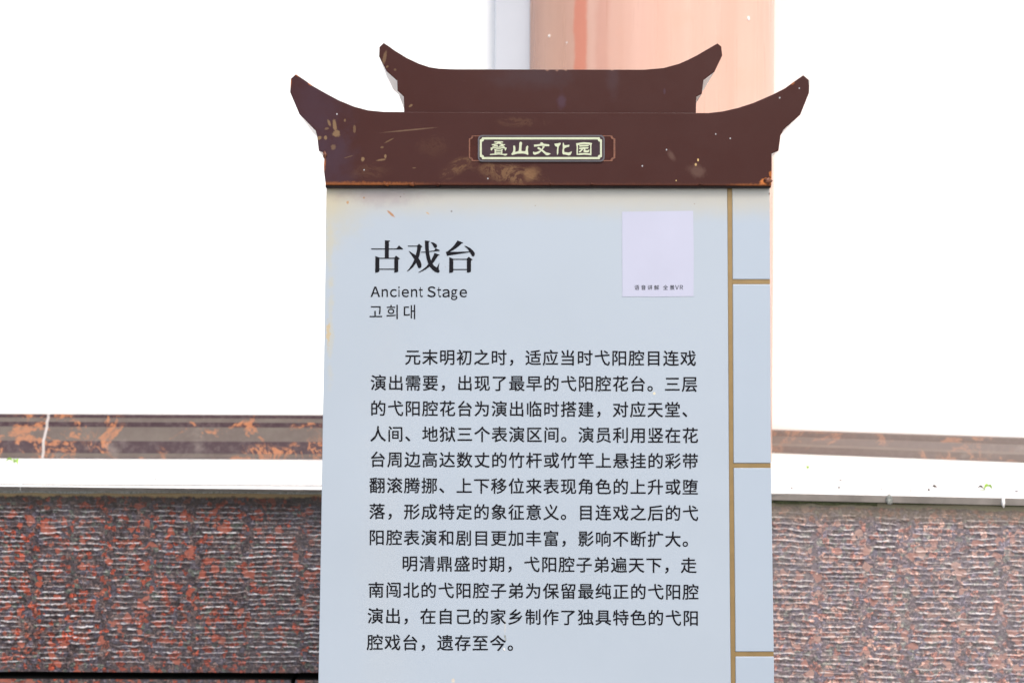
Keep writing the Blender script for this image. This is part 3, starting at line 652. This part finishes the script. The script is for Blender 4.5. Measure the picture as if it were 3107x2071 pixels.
TAI = [[(630, 120), (855, 210), (840, 230), (800, 235), (680, 350), (520, 470), (325, 575), (1050, 560), (1120, 555), (1120, 590), (240, 725), (220, 750), (165, 580), (230, 555), (350, 460), (500, 310), (600, 170)],
       [(890, 330), (980, 345), (1130, 420), (1250, 520), (1320, 630), (1310, 710), (1270, 755), (1210, 745), (1180, 700), (1120, 590), (1040, 470)],
       [(305, 785), (462, 850), (462, 1365), (400, 1395), (298, 1405)], [(1000, 845), (1068, 765), (1235, 885), (1170, 910), (1160, 1365), (1080, 1390), (1000, 1393)], [(460, 850), (1002, 850), (1002, 885), (460, 885)], [(460, 1253), (1002, 1253), (1002, 1290), (460, 1290)]]
for ps, x0 in ((GU, 1120), (XI, 1230), (TAI, 1340)):
    flat('title_character', [Z(p, x0, 720, h_) for p in ps], .0005, MAT['ink'], sign)

# --- printed text set with Blender's built-in font, one object per line
_g = {}
def glyph(ch):
    if ch not in _g:
        c = bpy.data.curves.new('glyph', 'FONT'); c.body = ch; c.resolution_u = 3
        o = bpy.data.objects.new('glyph', c); C.objects.link(o); bpy.context.view_layer.update()
        me = bpy.data.meshes.new_from_object(o.evaluated_get(bpy.context.evaluated_depsgraph_get()))
        _g[ch] = ([(v.co.x, v.co.y) for v in me.vertices], [tuple(p.vertices) for p in me.polygons])
        bpy.data.objects.remove(o); bpy.data.curves.remove(c); bpy.data.meshes.remove(me)
    return _g[ch]
def text_line(name, items, wd, mat, parent, bold=.010):
    """items: (char, x of the cell, baseline y, x size, y size)"""
    off = parent_loc(parent); vs = []; fs = []
    for ch, x, y, sx, sy in items:
        if ch in ' \u3000': continue
        gv, gf = glyph(ch); b0 = len(vs)
        for ci, (ox, oy) in enumerate(((-1, -1), (1, -1), (1, 1), (-1, 1)) if bold else ((0, 0),)):      # slightly heavier strokes
            b0 = len(vs)
            vs += [P(x + (gx + ox * bold) * sx, y - (gy + oy * bold) * sy, wd + ci * .00003) - off for gx, gy in gv]
            for f in gf:
                a, b, c = (vs[b0 + q] for q in f[:3]); f2 = f if (b - a).cross(c - a).dot(SN) > 0 else f[::-1]
                fs.append(tuple(b0 + q for q in f2))
    me = bpy.data.meshes.new(name); me.from_pydata([tuple(v) for v in vs], [], fs); me.materials.append(mat); me.update()
    o = bpy.data.objects.new(name, me); C.objects.link(o); o.parent = parent
    return o
LINES = ["\u3000\u3000元末明初之时，适应当时弋阳腔目连戏", "演出需要，出现了最早的弋阳腔花台。三层", "的弋阳腔花台为演出临时搭建，对应天堂、", "人间、地狱三个表演区间。演员利用竖在花",
         "台周边高达数丈的竹杆或竹竿上悬挂的彩带", "翻滚腾挪、上下移位来表现角色的上升或堕", "落，形成特定的象征意义。目连戏之后的弋", "阳腔表演和剧目更加丰富，影响不断扩大。",
         "\u3000\u3000明清鼎盛时期，弋阳腔子弟遍天下，走", "南闯北的弋阳腔子弟为保留最纯正的弋阳腔", "演出，在自己的家乡制作了独具特色的弋阳", "腔戏台，遗存至今。"]
BOTY = [1105, 1183, 1260.5, 1338, 1415.5, 1494, 1573, 1652, 1730.5, 1811, 1890, 1970]      # ink bottom at the left
LX = [1124.5, 1125, 1124, 1123.5, 1122.5, 1121, 1120.5, 1119.5, 1114, 1117.5, 1115.5, 1114]
RX = [2112, 2116.6, 2117, 2118.5, 2118.5, 2118.5, 2119, 2119, 2114, 2120, 2120.5, 2121]
for i, s_ in enumerate(LINES):
    Wd = RX[i] - LX[i]; p_ = Wd / (18 + .905); em = p_ * .955
    sl = .0042 + .0030 * i / 11
    its = [(ch, LX[i] - .03 * em + p_ * k, BOTY[i] - .075 * em + sl * (p_ * k), em, em) for k, ch in enumerate(s_)]
    text_line('text_line', its, .0005, MAT['ink'], sign)
# English and Korean sub-titles
def fit_line(name, items, wd, mat, parent):
    """items: (char, left, right, top, bottom of the printed letter)"""
    its = []
    for ch, l, r_, t, b in items:
        gv, gf = glyph(ch); xs = [q[0] for q in gv]; ys = [q[1] for q in gv]
        sx = (r_ - l) / (max(xs) - min(xs)); sy = (b - t) / (max(ys) - min(ys))
        its.append((ch, l - min(xs) * sx, b + min(ys) * sy, sx, sy))
    return text_line(name, its, wd, mat, parent)
EN = [('A', 487, 580, 1040, 1143), ('n', 600, 661, 1065, 1143), ('c', 685, 752, 1065, 1145), ('i', 769, 781, 1038, 1143), ('e', 804, 875, 1065, 1145), ('n', 899, 960, 1065, 1143), ('t', 978, 1018, 1045, 1145),
      ('S', 1065, 1148, 1038, 1146), ('t', 1167, 1205, 1045, 1146), ('a', 1219, 1290, 1066, 1147), ('g', 1307, 1370, 1067, 1175), ('e', 1394, 1467, 1067, 1147)]
FW = lambda ch: chr(ord(ch) + 0xFEE0)
fit_line('english_line', [(FW(ch), 980 + a / 3.361, 980 + b / 3.361, 560 + c_ / 3.361, 560 + d / 3.361) for ch, a, b, c_, d in EN], .0005, MAT['ink'], sign)
text_line('korean_line', [(ch, 1119 + 51.3 * k, 963.8, 46.5, 47.5) for k, ch in enumerate('고희대')], .0005, MAT['ink'], sign, .004)

# --- white sticker (its square code is left blank) with caption
stk = flat('sticker', [[(1887.6, 642.5), (2103, 639.6), (2105, 760), (2104.5, 898.6), (1990, 899.8), (1888.4, 899.2), (1888, 760)]], .0006, MAT['sticker'], sign, thick=.0003)
cap = [('语', 1924.4), ('音', 1944.5), ('讲', 1964.3), ('解', 1984.2), ('全', 2011.3), ('景', 2031.6), (FW('V'), 2045.6), (FW('R'), 2058.6)]
text_line('caption', [(ch, x_, 877.8 - (0 if i < 6 else 0), 15.8 if i < 6 else 17, 15.8 if i < 6 else 17.5) for i, (ch, x_) in enumerate(cap)], .0010, MAT['ink'], stk, 0)

# --- dents, peeled paint and bent metal on the roof edges
def chip(px, py, rx, ry, wd, mat, seed=0, ang=0.0, name='paint_chip'):
    rr = random.Random(seed); pts = []
    for i in range(11):
        a = 2 * math.pi * i / 11; k = rr.uniform(.55, 1.15); u, v = rx * k * math.cos(a), ry * k * math.sin(a)
        pts.append((px + u * math.cos(ang) - v * math.sin(ang), py + u * math.sin(ang) + v * math.cos(ang)))
    return flat(name, [pts], wd, mat, sign)
for k, (x_, y_, rx, ry) in enumerate(((1532, 1929, 2.6, 5), (1530, 1968, 3, 5), (1534, 1938, 2.0, 6))):
    chip(x_, y_, rx, ry, .0007 + k * .0002, MAT['sealant'] if k != 1 else MAT['cream'], k)
chip(2334, 588, 1.6, 5, .0007, MAT['leaf_dry'], 9)
lump('bent_edge', P(2330, 548, .016), (.007, .003, .005), MAT['slot_rim'], sign, 3)
lump('bent_edge', P(986, 470, .015), (.004, .004, .006), MAT['slot_rim'], sign, 6)
for (x_, s_) in ((1671, .0022), (1797, .0022), (2126, .002), (1172, .003), (1248, .0035), (1330, .003)):
    lump('edge_dent', P(x_, 559, .0155), (s_ * 1.6, .0018, s_), MAT['roof_lower'], sign, int(x_))

# ------------------------------------------------------------------ leaves and bits lying on the stage edge
def leaf(px, py, length, ang, lift, label, seed, mat='leaf', curl=.35):
    c = G(px, py); rr = random.Random(seed); vs = []; fs = []; n_ = 8
    for i in range(n_ + 1):
        t = i / n_; wv = math.sin(math.pi * min(1, t * 1.02)) ** .8 * length * .28 + .0004
        z = lift * math.sin(math.pi * t) + .0015 + rr.uniform(0, .001)
        for s_ in (-1, 0, 1):
            vs.append(Vector((length * (t - .5), s_ * wv, z + abs(s_) * curl * wv)))
    for i in range(n_):
        q = 3 * i; fs += [(q, q + 3, q + 4, q + 1), (q + 1, q + 4, q + 5, q + 2)]
    b0 = len(vs)                                   # stalk
    for i in range(4):
        t = i / 3; c0 = Vector((-length * .5 - t * length * .4, 0, .002 + .004 * t))
        for a in (0, 2.1, 4.2): vs.append(c0 + Vector((0, .0006 * math.cos(a), .0006 * math.sin(a))))
    for i in range(3):
        for a in range(3): q = b0 + i * 3; fs.append((q + a, q + (a + 1) % 3, q + 3 + (a + 1) % 3, q + 3 + a))
    rot = Matrix.Rotation(ang, 3, 'Z')
    o = mesh_obj('leaf', [rot @ v for v in vs], fs, MAT[mat], None, smooth=True); o.location = c
    return tag(o, label, 'leaf')
leaf(2998, 1488, .026, .2, .010, 'crumpled green leaf on the stage edge beside the white sealant joint', 1, curl=.9)
leaf(2975, 1486, .018, 2.6, .006, 'small curled leaf scrap with thin stalk beside the crumpled green leaf', 2, 'leaf_dry', curl=.9)
leaf(2451, 1424, .016, 1.1, .008, 'small bright green leaf lying alone on the white floor right of the sign', 3, curl=.8)
leaf(28, 1407, .026, .3, .012, 'pale green leaf at the foot of the marble skirting, left of the pale joint', 4, curl=.8)
leaf(48, 1409, .024, 2.4, .012, 'second pale green leaf crossing the first at the marble foot', 5, curl=.8)
bits = [(2402, 1481, .0045, 'dark crumb on the stage edge nearest the sign'), (2546, 1480, .006, 'slanting dark crumb midway along the right stage edge'), (2551, 1457, .004, 'thin dark twig bit set back behind the slanting crumb'),
        (2818, 1487, .007, 'widest dark crumb left of the crumpled green leaf'), (2836, 1477, .007, 'flat grey twig just behind the widest crumb'), (3084, 1491, .005, 'dark crumb at the far right end of the stage edge'),
        (2674, 1483, .003, 'tiny dark crumb above the first coping joint'), (2763, 1489, .003, 'tiny dark crumb between the two coping joints'),
        (225, 1430, .005, 'thin grey crumb on the white floor below the pale marble joint'), (471, 1454, .004, 'small upright crumb near the left stage edge'), (710, 1431, .005, 'grey crumb on the white floor between the joint and the sign'), (225, 1406, .004, 'faint crumb close under the left marble skirting')]
for k, (x_, y_, s_, lb) in enumerate(bits):
    p_ = G(x_, y_); p_.z = FLOOR - (0 if p_.y < 3.45 else .004)
    o = lump('crumb', (0, 0, s_ * .3), (s_, s_ * .5, s_ * .42), MAT['leaf_dry'], None, k + 20, 1, .6)
    o.location = p_; o.rotation_euler[2] = k * 1.3; tag(o, lb, 'debris', 'crumbs scattered on the stage floor')
